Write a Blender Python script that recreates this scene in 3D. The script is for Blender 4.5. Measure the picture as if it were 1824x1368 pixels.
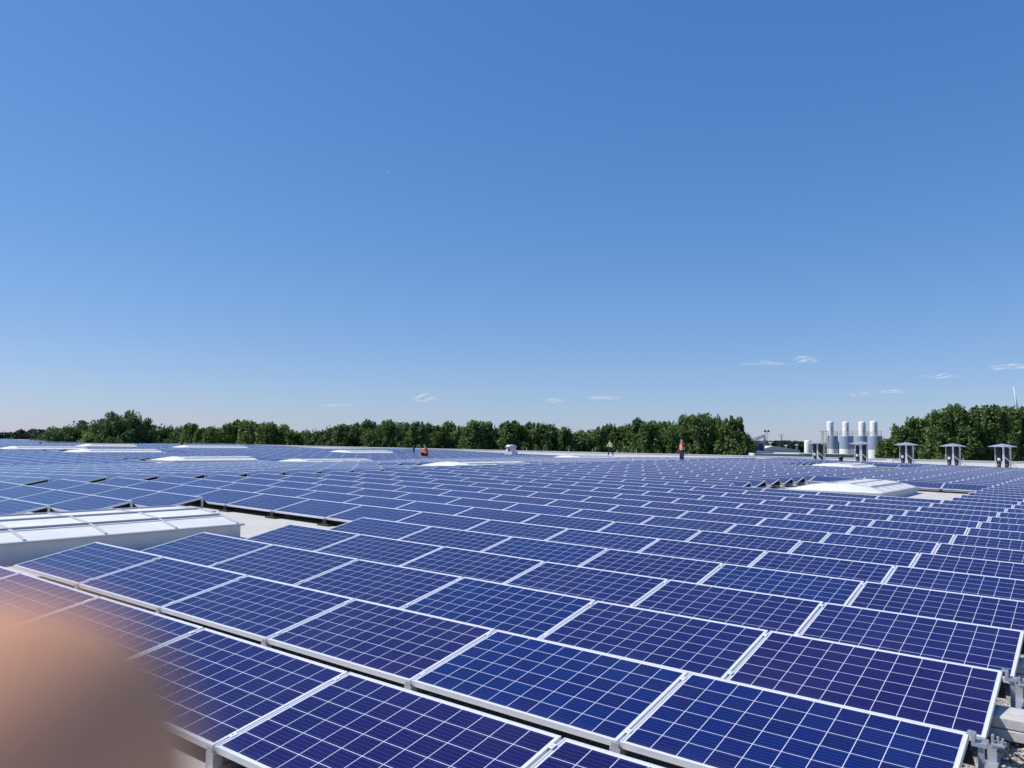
import bpy, bmesh, math, random
from mathutils import Vector, Matrix, noise
R = math.radians
random.seed(7)
scene = bpy.context.scene
for o in list(bpy.data.objects): bpy.data.objects.remove(o)

# ------------------------------------------------------------------ camera
YAW, PITCH, ROLL = -0.6460, 0.0741, 0.0154
CAM = Vector((10.7104, -2.6476, 1.5677))
FPX = 1414.26                       # focal length in pixels of an 1824 px wide frame
fwd = Vector((math.sin(YAW)*math.cos(PITCH), math.cos(YAW)*math.cos(PITCH), math.sin(PITCH)))
rt0 = Vector((math.cos(YAW), -math.sin(YAW), 0)); up0 = rt0.cross(fwd)
rt = math.cos(ROLL)*rt0 + math.sin(ROLL)*up0
up = -math.sin(ROLL)*rt0 + math.cos(ROLL)*up0
cd = bpy.data.cameras.new('camera'); cam = bpy.data.objects.new('camera', cd)
scene.collection.objects.link(cam); scene.camera = cam
M = Matrix((rt, up, -fwd)).transposed().to_4x4(); M.translation = CAM
cam.matrix_world = M
cd.sensor_width = 36; cd.lens = FPX/1824*36
cd.clip_start = 0.004; cd.clip_end = 12000
cd.dof.use_dof = True; cd.dof.focus_distance = 9.0; cd.dof.aperture_fstop = 7.0
def at(x, y, d):
    """world point seen at full-size pixel x, y at depth d"""
    return CAM + d*(fwd + (x-912)/FPX*rt - (y-684)/FPX*up)
def to_px(P):
    v = Vector(P)-CAM; z = v.dot(fwd)
    return 912+FPX*v.dot(rt)/z, 684-FPX*v.dot(up)/z, z

# ------------------------------------------------------------------ light
SUN_EL = R(51)
sun_from = Vector((-0.82, -0.57, 0)).normalized()     # horizontal direction towards the sun
w = bpy.data.worlds.new("World"); scene.world = w; w.use_nodes = True
nt = w.node_tree; bg = nt.nodes['Background']
sky = nt.nodes.new('ShaderNodeTexSky'); sky.sky_type = 'NISHITA'; sky.sun_disc = False
sky.sun_elevation = SUN_EL
sky.sun_rotation = math.atan2(sun_from.x, sun_from.y)
sky.air_density = 1.0; sky.dust_density = 0.2; sky.ozone_density = 2.2; sky.altitude = 0
hs=nt.nodes.new('ShaderNodeHueSaturation'); hs.inputs['Saturation'].default_value=1.12; nt.links.new(sky.outputs[0],hs.inputs['Color'])
wb=nt.nodes.new('ShaderNodeMix'); wb.data_type='RGBA'; wb.blend_type='MULTIPLY'; wb.inputs[0].default_value=1; wb.inputs[7].default_value=(0.90,0.96,1.16,1)   # camera white balance
nt.links.new(hs.outputs[0],wb.inputs[6])
# the phone's tone response on the sky: a power curve per channel
SK=0.11*1.338; sep=nt.nodes.new('ShaderNodeSeparateColor'); com=nt.nodes.new('ShaderNodeCombineColor'); nt.links.new(wb.outputs[2],sep.inputs[0])
for i_,(k_,g_) in enumerate(((.525,.89),(.565,.71),(.72,.555))):
    a_=nt.nodes.new('ShaderNodeMath'); a_.operation='MULTIPLY'; a_.inputs[1].default_value=SK
    p_=nt.nodes.new('ShaderNodeMath'); p_.operation='POWER'; p_.inputs[1].default_value=g_
    m_=nt.nodes.new('ShaderNodeMath'); m_.operation='MULTIPLY'; m_.inputs[1].default_value=k_/SK
    nt.links.new(sep.outputs[i_],a_.inputs[0]); nt.links.new(a_.outputs[0],p_.inputs[0]); nt.links.new(p_.outputs[0],m_.inputs[0]); nt.links.new(m_.outputs[0],com.inputs[i_])
nt.links.new(com.outputs[0], bg.inputs[0]); bg.inputs[1].default_value = 0.11
sl = bpy.data.lights.new('sun', 'SUN'); sl.energy = 3.9; sl.angle = R(0.53); sl.color = (1.0, 0.965, 0.91)
so = bpy.data.objects.new('sun', sl); scene.collection.objects.link(so)
sd = (sun_from*math.cos(SUN_EL) + Vector((0, 0, math.sin(SUN_EL)))).normalized()
so.rotation_euler = (-sd).to_track_quat('-Z', 'Y').to_euler()
vs = scene.view_settings; vs.view_transform = 'Standard'; vs.look = 'None'; vs.gamma = 1; vs.exposure = 0.42
scene.cycles.max_bounces = 8; scene.cycles.transparent_max_bounces = 12

# ------------------------------------------------------------------ helpers
COL = scene.collection
def link(name, me, mat=None, parent=None):
    o = bpy.data.objects.new(name, me); COL.objects.link(o)
    if mat and me is not None: me.materials.append(mat)
    if parent: o.parent = parent
    return o
class MB:
    def __init__(s): s.v=[]; s.f=[]; s.uv=None
    def quad(s, a, b, c, d):
        n=len(s.v); s.v += [tuple(a),tuple(b),tuple(c),tuple(d)]; s.f.append((n,n+1,n+2,n+3))
    def box(s, x0,x1,y0,y1,z0,z1, M=None):
        P=[(x0,y0,z0),(x1,y0,z0),(x1,y1,z0),(x0,y1,z0),(x0,y0,z1),(x1,y0,z1),(x1,y1,z1),(x0,y1,z1)]
        if M is not None: P=[tuple(M@Vector(q)) for q in P]
        n=len(s.v); s.v+=P
        s.f += [tuple(n+i for i in q) for q in ((0,3,2,1),(4,5,6,7),(0,1,5,4),(1,2,6,5),(2,3,7,6),(3,0,4,7))]
    def bar(s, a, b, r, r2=None, n=8, cap=True):
        a=Vector(a); b=Vector(b); r2 = r if r2 is None else r2
        d=(b-a).normalized(); u=d.orthogonal().normalized(); w_=d.cross(u); k=len(s.v)
        for P,rr in ((a,r),(b,r2)):
            for i in range(n):
                t=2*math.pi*i/n; s.v.append(tuple(P+rr*(math.cos(t)*u+math.sin(t)*w_)))
        for i in range(n): s.f.append((k+i,k+(i+1)%n,k+n+(i+1)%n,k+n+i))
        if cap: s.f.append(tuple(k+n-1-i for i in range(n))); s.f.append(tuple(k+n+i for i in range(n)))
    def lathe(s, prof, n=20, c=(0,0,0)):
        k=len(s.v)
        for r,z in prof:
            for i in range(n):
                t=2*math.pi*i/n; s.v.append((c[0]+r*math.cos(t),c[1]+r*math.sin(t),c[2]+z))
        for j in range(len(prof)-1):
            for i in range(n): s.f.append((k+j*n+i,k+j*n+(i+1)%n,k+(j+1)*n+(i+1)%n,k+(j+1)*n+i))
        for row,flip in ((0,True),(len(prof)-1,False)):
            q=len(s.v); s.v+=s.v[k+row*n:k+row*n+n]; ff=tuple(q+i for i in range(n)); s.f.append(ff[::-1] if flip else ff)
    def mesh(s, name, smooth=False):
        me=bpy.data.meshes.new(name); me.from_pydata(s.v,[],s.f); me.update()
        if smooth:
            for p_ in me.polygons: p_.use_smooth=True
        return me
    def build(s, name, mat, parent=None, smooth=False, bevel=0):
        o=link(name, s.mesh(name,smooth), mat, parent)
        if bevel:
            b_=o.modifiers.new('b','BEVEL'); b_.width=bevel; b_.segments=2; b_.limit_method='ANGLE'
        return o
def tag(o, label, cat, group=None, kind=None):
    if label: o['label']=label
    if cat: o['category']=cat
    if group: o['group']=group
    if kind: o['kind']=kind
    return o
def thing(name, loc, label, cat, group=None, rz=0):
    o=bpy.data.objects.new(name,None); COL.objects.link(o); o.location=loc; o.rotation_euler=(0,0,rz); o.empty_display_size=.1
    return tag(o,label,cat,group)
ORD=['','first','second','third','fourth','fifth','sixth','seventh','eighth','ninth','tenth','eleventh','twelfth','thirteenth','fourteenth','fifteenth','sixteenth','seventeenth','eighteenth','nineteenth','twentieth']
def ordn(n):
    if n<=20: return ORD[n]
    t={2:'twenty',3:'thirty',4:'forty',5:'fifty',6:'sixty'}[n//10]
    return t[:-1]+'ieth' if n%10==0 else t+'-'+ORD[n%10]

# ------------------------------------------------------------------ materials
def mat(name, col, rough=.6, metal=0, noise_amt=0, nscale=8, spec=.5, bump=0, detail=6):
    m=bpy.data.materials.new(name); m.use_nodes=True; n=m.node_tree; b=n.nodes['Principled BSDF']
    b.inputs['Base Color'].default_value=(*col,1); b.inputs['Roughness'].default_value=rough
    b.inputs['Metallic'].default_value=metal; b.inputs['Specular IOR Level'].default_value=spec
    if noise_amt or bump:
        tc=n.nodes.new('ShaderNodeNewGeometry'); nz=n.nodes.new('ShaderNodeTexNoise'); nz.inputs['Scale'].default_value=nscale
        nz.inputs['Detail'].default_value=detail; n.links.new(tc.outputs['Position'],nz.inputs['Vector'])
        if noise_amt:
            mx=n.nodes.new('ShaderNodeMix'); mx.data_type='RGBA'
            mx.inputs[6].default_value=(*[c*(1-noise_amt) for c in col],1); mx.inputs[7].default_value=(*[min(1,c*(1+noise_amt)) for c in col],1)
            mr=n.nodes.new('ShaderNodeMapRange'); mr.inputs[1].default_value=.3; mr.inputs[2].default_value=.7
            n.links.new(nz.outputs[0],mr.inputs[0]); n.links.new(mr.outputs[0],mx.inputs[0]); n.links.new(mx.outputs[2],b.inputs['Base Color'])
        if bump:
            bp=n.nodes.new('ShaderNodeBump'); bp.inputs['Strength'].default_value=bump; bp.inputs['Distance'].default_value=.02
            n.links.new(nz.outputs[0],bp.inputs['Height']); n.links.new(bp.outputs[0],b.inputs['Normal'])
    return m
class NT:
    def __init__(s,m): s.n=m.node_tree.nodes; s.l=m.node_tree.links
    def m(s,op,a,b=None,c=None):
        x=s.n.new('ShaderNodeMath'); x.operation=op
        for i,v in enumerate((a,b,c)):
            if v is None: continue
            if isinstance(v,(int,float)): x.inputs[i].default_value=v
            else: s.l.new(v,x.inputs[i])
        return x.outputs[0]
    def mix(s,f,a,b):
        x=s.n.new('ShaderNodeMix'); x.data_type='RGBA'
        for i,v in ((0,f),(6,a),(7,b)):
            if isinstance(v,(int,float)): x.inputs[i].default_value=v
            elif isinstance(v,tuple): x.inputs[i].default_value=(*v,1)
            else: s.l.new(v,x.inputs[i])
        return x.outputs[2]
PW,PH=1.65,0.99
def cells_material():
    m=bpy.data.materials.new('polycrystalline_cells'); m.use_nodes=True; N=NT(m); b=N.n['Principled BSDF']
    uv=N.n.new('ShaderNodeUVMap'); sp=N.n.new('ShaderNodeSeparateXYZ'); N.l.new(uv.outputs[0],sp.inputs[0])
    X,Y=sp.outputs[0],sp.outputs[1]                    # metres on the module
    cx=N.m('DIVIDE',N.m('SUBTRACT',X,.023),.1604); cy=N.m('DIVIDE',N.m('SUBTRACT',Y,.024),.157)
    fx=N.m('ABSOLUTE',N.m('SUBTRACT',N.m('FRACT',cx),.5)); fy=N.m('ABSOLUTE',N.m('SUBTRACT',N.m('FRACT',cy),.5))
    gap=N.m('MAXIMUM',N.m('GREATER_THAN',fx,.5-.0021/.1585),N.m('GREATER_THAN',fy,.5-.0021/.154))
    out=N.m('MAXIMUM',N.m('MAXIMUM',N.m('LESS_THAN',cx,0),N.m('GREATER_THAN',cx,10)),N.m('MAXIMUM',N.m('LESS_THAN',cy,0),N.m('GREATER_THAN',cy,6)))
    white=N.m('MAXIMUM',gap,out)
    bb=N.m('LESS_THAN',N.m('ABSOLUTE',N.m('SUBTRACT',N.m('FRACT',N.m('MULTIPLY',N.m('FRACT',cy),5.0)),.5)),.028)
    # module to module and cell to cell tint
    geo=N.n.new('ShaderNodeNewGeometry'); gp=N.n.new('ShaderNodeSeparateXYZ'); N.l.new(geo.outputs['Position'],gp.inputs[0])
    at_=N.n.new('ShaderNodeAttribute'); at_.attribute_name='tint'; at_.attribute_type='GEOMETRY'
    ao=N.n.new('ShaderNodeAttribute'); ao.attribute_name='tint_value'; ao.attribute_type='OBJECT'
    tint=N.m('ADD',at_.outputs['Fac'],ao.outputs['Fac'])
    cid=N.n.new('ShaderNodeCombineXYZ'); N.l.new(N.m('FLOOR',cx),cid.inputs[0]); N.l.new(N.m('FLOOR',cy),cid.inputs[1]); N.l.new(N.m('MULTIPLY',tint,97.3),cid.inputs[2])
    wn=N.n.new('ShaderNodeTexWhiteNoise'); wn.noise_dimensions='3D'; N.l.new(cid.outputs[0],wn.inputs['Vector'])
    base=N.mix(tint,(.0105,.0042,.066),(.0022,.0140,.112))
    cellv=N.mix(N.m('MULTIPLY',wn.outputs['Value'],.6),base,(.0060,.0036,.046))
    vo=N.n.new('ShaderNodeTexVoronoi'); vo.inputs['Scale'].default_value=55; N.l.new(geo.outputs['Position'],vo.inputs['Vector'])
    sc=N.n.new('ShaderNodeSeparateColor'); N.l.new(vo.outputs['Color'],sc.inputs[0])
    grain=N.mix(N.m('MULTIPLY',sc.outputs[0],.35),cellv,(.006,.009,.105))
    c1=N.mix(N.m('MULTIPLY',bb,.30),grain,(.20,.24,.48))
    # faint dust film, uneven over the field
    dn=N.n.new('ShaderNodeTexNoise'); dn.inputs['Scale'].default_value=1.3; dn.inputs['Detail'].default_value=5; N.l.new(geo.outputs['Position'],dn.inputs['Vector'])
    c2=N.mix(white,c1,(.62,.63,.74))
    low=N.n.new('ShaderNodeMapRange'); low.inputs[1].default_value=.10; low.inputs[2].default_value=.0; low.inputs[3].default_value=0; low.inputs[4].default_value=.05
    N.l.new(Y,low.inputs[0])
    dust=N.m('ADD',N.m('MULTIPLY',N.m('MAXIMUM',N.m('SUBTRACT',dn.outputs[0],.42),0),.045),N.m('MULTIPLY',low.outputs[0],dn.outputs[0]))
    c3=N.mix(dust,c2,(.42,.40,.37))
    vs_=N.n.new('ShaderNodeTexVoronoi'); vs_.inputs['Scale'].default_value=1.6; N.l.new(geo.outputs['Position'],vs_.inputs['Vector'])
    vc=N.n.new('ShaderNodeSeparateColor'); N.l.new(vs_.outputs['Color'],vc.inputs[0])
    speck=N.m('MULTIPLY',N.m('LESS_THAN',vs_.outputs['Distance'],N.m('MULTIPLY',vc.outputs[1],.016)),N.m('GREATER_THAN',vc.outputs[0],.55))
    c3=N.mix(N.m('MULTIPLY',speck,.75),c3,(.62,.62,.60))
    N.l.new(c3,b.inputs['Base Color']); b.inputs['Roughness'].default_value=.30; b.inputs['IOR'].default_value=1.45
    b.inputs['Specular IOR Level'].default_value=.12
    b.inputs['Coat Weight'].default_value=.6; b.inputs['Coat Roughness'].default_value=.11; b.inputs['Coat IOR'].default_value=1.36
    return m
M_cell=cells_material()
M_frame=mat('anodised_aluminium_frame',(.70,.71,.735),.42,.15,.03,30)
M_alu=mat('aluminium_bracket',(.50,.51,.53),.42,.6,.08,40)
M_black=mat('black_plastic',(.018,.018,.02),.5,0,.15,20)
M_cable=mat('black_cable',(.012,.012,.014),.45)
M_conc=mat('concrete_ballast',(.50,.475,.45),.9,0,.12,18,.2,.25)
M_shade=mat('added_dark_sheet',(.045,.046,.05),.6,0,.2,6)  # for the sheets added to black out the space under the modules
M_backs=mat('shade_darkened_backsheet',(.03,.03,.035),.7)  # underside coloured near black to deepen the shade below the modules

def roof_material():
    m=mat('roof_membrane',(.52,.50,.46),.75,0,.07,.9,.3)
    N=NT(m); b=N.n['Principled BSDF']
    src=b.inputs['Base Color'].links[0].from_socket
    geo=N.n.new('ShaderNodeNewGeometry'); sp=N.n.new('ShaderNodeSeparateXYZ'); N.l.new(geo.outputs['Position'],sp.inputs[0])
    f=N.m('FRACT',N.m('DIVIDE',sp.outputs[0],1.55)); seam=N.m('LESS_THAN',N.m('ABSOLUTE',N.m('SUBTRACT',f,.5)),.012)
    n2=N.n.new('ShaderNodeTexNoise'); n2.inputs['Scale'].default_value=6; n2.inputs['Detail'].default_value=8; N.l.new(geo.outputs['Position'],n2.inputs['Vector'])
    d1=N.mix(N.m('MULTIPLY',N.m('MAXIMUM',N.m('SUBTRACT',n2.outputs[0],.5),0),1.2),src,(.27,.25,.23))
    d2=N.mix(N.m('MULTIPLY',seam,.35),d1,(.30,.29,.29))
    N.l.new(d2,b.inputs['Base Color'])
    return m
M_roof=roof_material()

# ------------------------------------------------------------------ roof shape
A_=0.0185; B_=0.005
def zr(x,y):
    """height of the modules' low edges above the datum: a folded roof with ridges every 44.72 m"""
    t=(x+12.0)%44.72; t=min(t,44.72-t)
    return 0.222-A_*t+B_*y
def slope_x(x):
    t=(x+12.0)%44.72
    return -A_ if t<22.36 else A_
RD=0.165                                # roof lies this far below the low edges
def roofz(x,y): return zr(x,y)-RD
PR=1.5381; TAU=0.1905; SH=0.0164
def ju(J,r):
    b_=0 if J>=-7 else (J+7)//13
    return 1.67*J+0.65*b_+SH*r

WX0,WX1,WY0,WY1=-240.0,34.0,-28.0,80.0; PZ=.62; GZ=-9.5
bld=thing('warehouse_building',(0,0,GZ),'huge low warehouse with a pale gently folded flat roof carrying the solar array','building')
xs=[WX0]; x=-12.0-44.72*6
while x<WX1:
    if x>WX0: xs.append(x)
    x+=22.36
xs.append(WX1)
mb=MB()
for i in range(len(xs)-1):
    xa,xb=xs[i],xs[i+1]
    ys=[WY0+(WY1-WY0)*k/8 for k in range(9)]
    for k in range(8):
        mb.quad((xa,ys[k],roofz(xa+1e-4,ys[k])-GZ),(xb,ys[k],roofz(xb-1e-4,ys[k])-GZ),(xb,ys[k+1],roofz(xb-1e-4,ys[k+1])-GZ),(xa,ys[k+1],roofz(xa+1e-4,ys[k+1])-GZ))
mb.build('roof',M_roof,bld)
M_par=mat('parapet_render',(.60,.59,.575),.8,0,.06,2)
M_cap=mat('parapet_metal_cap',(.66,.665,.67),.4,.4,.04,3)
mb=MB()
mb.box(WX0,WX1,WY1,WY1+.3,-.3,PZ-.05-GZ); mb.box(WX0,WX1,WY0-.3,WY0,-.3,PZ-.3-GZ)
mb.box(WX1,WX1+.3,WY0-.3,WY1+.3,-.3,PZ-.3-GZ); mb.box(WX0-.3,WX0,WY0-.3,WY1+.3,-.3,PZ-.05-GZ)
mb.build('wall',M_par,bld)
mb=MB()
x=WX0
while x<WX1: mb.box(x,min(x+2.98,WX1),WY1-.06,WY1+.36,PZ-.047-GZ,PZ-GZ); x+=3.0
mb.build('parapet_cap',M_cap,bld)
# gravel strip lying in the near valley
def gravel():
    m=mat('pebble_gravel',(.40,.365,.32),.95,0,.1,3,.2); N=NT(m); b=N.n['Principled BSDF']
    geo=N.n.new('ShaderNodeNewGeometry'); vo=N.n.new('ShaderNodeTexVoronoi'); vo.inputs['Scale'].default_value=42; N.l.new(geo.outputs['Position'],vo.inputs['Vector'])
    sc=N.n.new('ShaderNodeSeparateColor'); N.l.new(vo.outputs['Color'],sc.inputs[0])
    col=N.mix(sc.outputs[0],(.50,.47,.42),(.20,.17,.14)); N.l.new(col,b.inputs['Base Color'])
    bp=N.n.new('ShaderNodeBump'); bp.inputs['Strength'].default_value=1; bp.inputs['Distance'].default_value=.02; bp.invert=True
    N.l.new(vo.outputs['Distance'],bp.inputs['Height']); N.l.new(bp.outputs[0],b.inputs['Normal'])
    return m
M_grav=gravel()
mb=MB()
gx0,gx1,gy0,gy1=9.2,12.4,-3.5,7.5
mb2=[]
for i in range(24):
    for k in range(60):
        xa=gx0+(gx1-gx0)*i/24; xb=gx0+(gx1-gx0)*(i+1)/24; ya=gy0+(gy1-gy0)*k/60; yb=gy0+(gy1-gy0)*(k+1)/60
        mb.quad(*[(xx,yy,roofz(xx,yy)+.012+.01*noise.noise(Vector((xx*7,yy*7,0)))) for xx,yy in((xa,ya),(xb,ya),(xb,yb),(xa,yb))])
tag(mb.build('gravel',M_grav),None,None,kind='stuff')
rp=random.Random(3)
mb=MB()
for i in range(1500):
    px_=rp.uniform(9.9,11.2); py_=rp.uniform(-2.2,4.5); r_=rp.uniform(.008,.022); z=roofz(px_,py_)+.02
    k=len(mb.v)
    for q in ((1,0,0),(-1,0,0),(0,1,0),(0,-1,0),(0,0,1),(0,0,-1)): mb.v.append((px_+q[0]*r_*rp.uniform(.7,1.2),py_+q[1]*r_*rp.uniform(.7,1.2),z+q[2]*r_*.7))
    for a,b_,c in ((0,2,4),(2,1,4),(1,3,4),(3,0,4),(2,0,5),(1,2,5),(3,1,5),(0,3,5)): mb.f.append((k+a,k+b_,k+c))
tag(mb.build('pebbles',mat('pebbles',(.42,.39,.35),.9,0,.45,30,.2),None,True),None,None,kind='stuff')

# ------------------------------------------------------------------ solar modules
T=.040; LIP=.009
def frame_mesh():
    mb=MB(); X,Y=PW,PH; z1=0.0; z0=-T; g=-.0035
    o=[(0,0),(X,0),(X,Y),(0,Y)]; i_=[(LIP,LIP),(X-LIP,LIP),(X-LIP,Y-LIP),(LIP,Y-LIP)]
    for k in range(4):
        a,b_=o[k],o[(k+1)%4]; c,d=i_[(k+1)%4],i_[k]
        mb.quad((*a,z1),(*b_,z1),(*c,z1),(*d,z1))
        mb.quad((*a,z0),(*b_,z0),(*b_,z1),(*a,z1))
        mb.quad((*d,z1),(*c,z1),(*c,g),(*d,g))
    return mb
def glass_mesh():
    mb=MB(); a=LIP; mb.quad((a,a,-.0033),(PW-a,a,-.0033),(PW-a,PH-a,-.0033),(a,PH-a,-.0033)); return mb
def add_uv(me):
    uvl=me.uv_layers.new(name='UVMap')
    for lp in me.loops:
        v=me.vertices[lp.vertex_index].co; uvl.data[lp.index].uv=(v.x,v.y)
DV=[(.004,PH-.004,-T+.004),(PW-.004,PH-.004,-T+.004),(PW-.004,PH+.228,-.315),(.004,PH+.228,-.315)]  # dark sheet added behind each module, keeps light out from under the rows
dq=MB(); dq.quad(*DV); DM=dq.mesh('added_shade_sheet'); DM.materials.append(M_shade)
FM=frame_mesh().mesh('module_frame'); FM.materials.append(M_frame)
gq=glass_mesh(); gq.quad((.002,.002,-.030),(.002,PH-.002,-.030),(PW-.002,PH-.002,-.030),(PW-.002,.002,-.030))
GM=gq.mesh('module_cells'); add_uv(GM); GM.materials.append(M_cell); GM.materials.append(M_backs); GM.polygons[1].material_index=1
CMS=[]
for yy in (.10,.86):
    cb=MB(); cb.box(PW-.010,PW+.030,yy,yy+.045,.001,.005); cb.bar((PW+.010,yy+.022,.004),(PW+.010,yy+.022,.010),.005)
    c_=cb.mesh('module_clamp'); c_.materials.append(M_frame); CMS.append(c_)
def mod_matrix(r,J):
    u=ju(J,r)+.01; v=r*PR
    sx=slope_x(u+.8); ex=Vector((1,0,sx)).normalized()
    t=TAU+B_; ey=Vector((0,math.cos(t),math.sin(t))); ey=(ey-ex*ey.dot(ex)).normalized(); ez=ex.cross(ey)
    M_=Matrix((ex,ey,ez)).transposed().to_4x4(); M_.translation=Vector((u,v,zr(u,v)-.007))
    q=random.Random(r*1000+J); c=Matrix.Translation((PW/2,PH/2,0))      # small mounting tolerance of each module
    return M_@c@Matrix.Rotation(q.gauss(0,.0030),4,'X')@Matrix.Rotation(q.gauss(0,.0020),4,'Y')@Matrix.Rotation(q.gauss(0,.0007),4,'Z')@c.inverted()
GAPS=[(-1,4,-3,-1),(15,20,0,3),(31,36,-4,-1),       # (row0,row1,J0,J1)
      (16,21,-12,-9),(15,20,-24,-21),(19,24,-20,-18),(16,21,-33,-30),(31,35,-30,-27),(36,41,-18,-15),
      (20,26,-51,-47),(28,32,-55,-52),(34,41,-52,-49)]
def occ(r,J):
    if J>5 or J<-132: return False
    for a,b_,c,d in GAPS:
        if a<=r<=b_ and c<=J<=d: return False
    if J>=-7: rm=40
    elif J>=-20: rm=38
    elif J>=-46: rm=43
    else: rm=47
    return r<=rm
cands=[]
for r in range(-1,48):
    for J in range(-132,6):
        if not occ(r,J): continue
        if r==-1 and J<0: continue
        M_=mod_matrix(r,J); ctr=M_@Vector((PW/2,PH/2,0)); dv=ctr-CAM
        if dv.dot(fwd)<.8: continue
        pts=[to_px(M_@Vector(q)) for q in ((0,0,0),(PW,0,0),(PW,PH,0),(0,PH,0))]
        if any(q[2]<.5 for q in pts): continue
        xs_=[q[0] for q in pts]; ys_=[q[1] for q in pts]
        vis = max(xs_)>-60 and min(xs_)<1884
        if not vis and not (r<8 and J>-14): continue
        # area clipped to the frame, roughly
        n=0
        for i in range(6):
            for j in range(6):
                q=to_px(M_@Vector((PW*(i+.5)/6,PH*(j+.5)/6,0)))
                if 0<=q[0]<=1824 and 0<=q[1]<=1368: n+=1
        ar=abs(sum(xs_[i]*ys_[(i+1)%4]-xs_[(i+1)%4]*ys_[i] for i in range(4)))/2*n/36
        cands.append([ar,r,J,M_,sum(xs_)/4])
cands.sort(key=lambda c:-c[0])
hid=[c for c in cands if c[1]<0]; cands=[c for c in cands if c[1]>=0]
near=cands[:300]; far=cands[300:]+hid
near.sort(key=lambda c:(c[1],-c[4]))
cnt={}
rt_=random.Random(11)
def tint(): 
    q=rt_.random()
    return .75+.25*rt_.random() if q<.10 else (.25+.3*rt_.random() if q<.38 else .22*rt_.random())
for ar,r,J,M_,cx in near:
    o=bpy.data.objects.new('solar_panel',None); COL.objects.link(o); o.matrix_world=M_; o.empty_display_size=.1
    k=r+1; cnt[r]=cnt.get(r,0)+1
    side='the right edge of the photo' if r>3 else 'its open right end'
    tag(o,'blue solar panel in %s row from camera, %s from %s'%(ordn(k),ordn(cnt[r]),side),'solar panel','solar panels in the rows on the roof')
    t=tint()
    f=link('frame',FM,None,o); g=link('cell_sheet',GM,None,o); g['tint_value']=t; link('added_shade_sheet',DM,None,o)
    if occ(r,J+1) and ar>2500: [link('clamp',c_,None,o) for c_ in CMS]
# all the rest of the field: one object
me=bpy.data.meshes.new('far_solar_field')
V=[];F=[];UV=[];MI=[];TI=[]
fm=frame_mesh()
for ar,r,J,M_,cx in far:
    t=tint(); d=(M_.translation-CAM).length
    if d<60: src=[(fm.v,fm.f,0)]
    else:
        bb=MB(); bb.box(0,PW,0,PH,-T,-.004); src=[(bb.v,bb.f,0)]
        L_=LIP; e=MB()
        for (x0,x1,y0,y1) in ((0,PW,0,L_),(0,PW,PH-L_,PH),(0,L_,L_,PH-L_),(PW-L_,PW,L_,PH-L_)): e.quad((x0,y0,0),(x1,y0,0),(x1,y1,0),(x0,y1,0))
        src=[(bb.v,bb.f[2:],0),(e.v,e.f,0)]
    a=LIP
    if d<75: src.append((DV,[(0,1,2,3)],3))  # the added light-blocking sheet, on the nearer of these modules only
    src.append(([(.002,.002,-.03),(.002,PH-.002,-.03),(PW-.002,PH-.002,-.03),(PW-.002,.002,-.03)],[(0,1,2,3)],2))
    src.append(([(a,a,-.0033),(PW-a,a,-.0033),(PW-a,PH-a,-.0033),(a,PH-a,-.0033)],[(0,1,2,3)],1))
    for vv,ff,mi in src:
        n=len(V)
        V+= [tuple(M_@Vector(q)) for q in vv]
        for q in ff: F.append(tuple(n+i for i in q)); MI.append(mi); TI.append(t); UV+=[(vv[i][0],vv[i][1]) for i in q]
me.from_pydata(V,[],F); me.update()
uvl=me.uv_layers.new(name='UVMap')
for i,q in enumerate(UV): uvl.data[i].uv=q
at_=me.attributes.new('tint','FLOAT','FACE'); at_.data.foreach_set('value',TI)
me.polygons.foreach_set('material_index',MI)
me.materials.append(M_frame); me.materials.append(M_cell); me.materials.append(M_backs); me.materials.append(M_shade)
fo=bpy.data.objects.new('distant_solar_panels',me); COL.objects.link(fo)
tag(fo,'far rows of blue solar panels covering the roof up to its edge','solar panels',kind='stuff')
print('modules',len(near),len(far))

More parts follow.
